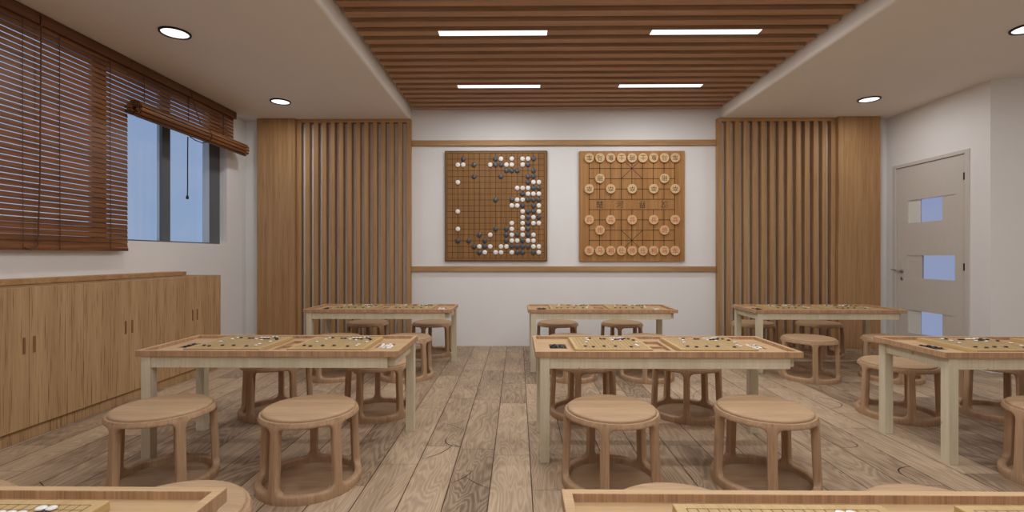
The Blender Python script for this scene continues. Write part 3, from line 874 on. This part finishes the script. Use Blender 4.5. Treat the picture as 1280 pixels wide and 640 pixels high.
def glyph(ch, size, loc, m, parent, flip, name):
    me = glyph_mesh(ch, size); me.materials.clear(); me.materials.append(m)
    R = Matrix.Rotation(PI/2, 4, 'X')
    if flip: R = R @ Matrix.Rotation(PI, 4, 'Z')
    me.transform(R)
    o = bpy.data.objects.new(name, me); COL.objects.link(o); o.parent = parent; o.location = loc
    return o
for ch, i, fl in (('楚', 1.0, 0), ('河', 2.87, 0), ('界', 4.98, 1), ('汉', 7.05, 1)):
    glyph(ch, .10, (hx0+i*hdx-1.508, -.0012, hz0-4.5*hdz-1.86), M['ink'], wx, fl, 'river_character')
pcs = []
back = ['车','马','象','士','将','士','象','马','车']; red = ['车','马','相','仕','帅','仕','相','马','车']
for i in range(9): pcs.append((i, 0, back[i], 1)); pcs.append((i, 9, red[i], 0))
for i in (1, 7): pcs.append((i, 2, '砲', 1)); pcs.append((i, 7, '炮', 0))
for i in (0, 2, 4, 6, 8): pcs.append((i, 3, '卒', 1)); pcs.append((i, 6, '兵', 0))
disc = lathe_bm([(0, 0), (.060, 0), (.0625, -.005), (.0625, -.021), (.0605, -.0255), (.057, -.027), (.051, -.0272), (.050, -.026), (0, -.026)], 32, 'y')
dm = bpy.data.meshes.new('chess_disc'); bmesh.ops.recalc_face_normals(disc, faces=disc.faces[:]); disc.to_mesh(dm); disc.free(); dm.materials.append(M['piece'])
for p in dm.polygons: p.use_smooth = True
try: dm.set_sharp_from_angle(angle=math.radians(35))
except Exception: pass
RN = {0: 'top', 9: 'bottom', 2: 'upper cannon', 7: 'lower cannon', 3: 'upper soldier', 6: 'lower soldier'}
for i, j, ch, fl in pcs:
    lab = 'round pale chess piece with %s character, %s row, %s file from left' % ('black upside down' if fl else 'red', RN[j], ORD[i])
    p = thing('chess_piece', lab, 'chess piece', (hx0+i*hdx, YW-.001, hz0-j*hdz), ('black' if fl else 'red') + ' lettered pieces on the wall chess board')
    d = bpy.data.objects.new('disc', dm); COL.objects.link(d); d.parent = p
    glyph(ch, .078, (0, -.0268, 0), M['ink'] if fl else M['red'], p, fl, 'character')

# ------------------------------------------------------------------ sky and camera
w = bpy.data.worlds.new('sky'); scene.world = w; w.use_nodes = True
nt = w.node_tree; bg = nt.nodes['Background']
tc = nt.nodes.new('ShaderNodeTexCoord'); sx = nt.nodes.new('ShaderNodeSeparateXYZ'); nt.links.new(tc.outputs['Generated'], sx.inputs[0])
SKY_LO, SKY_HI = srgb(150, 172, 198), srgb(132, 158, 196)
r = ramp(nt, [(0.0, SKY_LO), (0.35, SKY_HI)]); nt.links.new(sx.outputs[2], r.inputs['Fac'])
n = nt.nodes.new('ShaderNodeTexNoise'); n.inputs['Scale'].default_value = 3.2; n.inputs['Detail'].default_value = 5
mp = nt.nodes.new('ShaderNodeMapping'); mp.inputs['Scale'].default_value = (1, 1, 1.8); nt.links.new(tc.outputs['Generated'], mp.inputs['Vector']); nt.links.new(mp.outputs[0], n.inputs['Vector'])
cr = ramp(nt, [(0.52, (0,0,0,1)), (0.8, (1,1,1,1))]); nt.links.new(n.outputs['Fac'], cr.inputs['Fac'])
mu = nt.nodes.new('ShaderNodeMath'); mu.operation = 'MULTIPLY'; mu.inputs[1].default_value = .45; side = nt.nodes.new('ShaderNodeMapRange'); side.inputs[1].default_value = -.60; side.inputs[2].default_value = -.70; side.inputs[3].default_value = 0; side.inputs[4].default_value = 1.3
nt.links.new(sx.outputs[0], side.inputs[0]); mxx = nt.nodes.new('ShaderNodeMath'); mxx.operation = 'MAXIMUM'
nt.links.new(cr.outputs['Color'], mxx.inputs[0]); nt.links.new(side.outputs[0], mxx.inputs[1]); nt.links.new(mxx.outputs[0], mu.inputs[0])
mx = nt.nodes.new('ShaderNodeMix'); mx.data_type = 'RGBA'; nt.links.new(mu.outputs[0], mx.inputs[0]); nt.links.new(r.outputs['Color'], mx.inputs[6]); mx.inputs[7].default_value = srgb(196, 194, 202)
nt.links.new(mx.outputs[2], bg.inputs['Color']); bg.inputs['Strength'].default_value = 2.25

cam = bpy.data.cameras.new('camera'); co = bpy.data.objects.new('camera', cam); COL.objects.link(co)
co.location = (0, 0, 1.2); co.rotation_euler = (PI/2, 0, .0119)
cam.sensor_width = 36; cam.lens = 612/1280*36; cam.clip_start = .05; cam.clip_end = 200
scene.camera = co
vs = scene.view_settings
vs.view_transform = 'Standard'; vs.look = 'None'; vs.gamma = 1.0; vs.use_curve_mapping = False
vs.exposure = -1.1
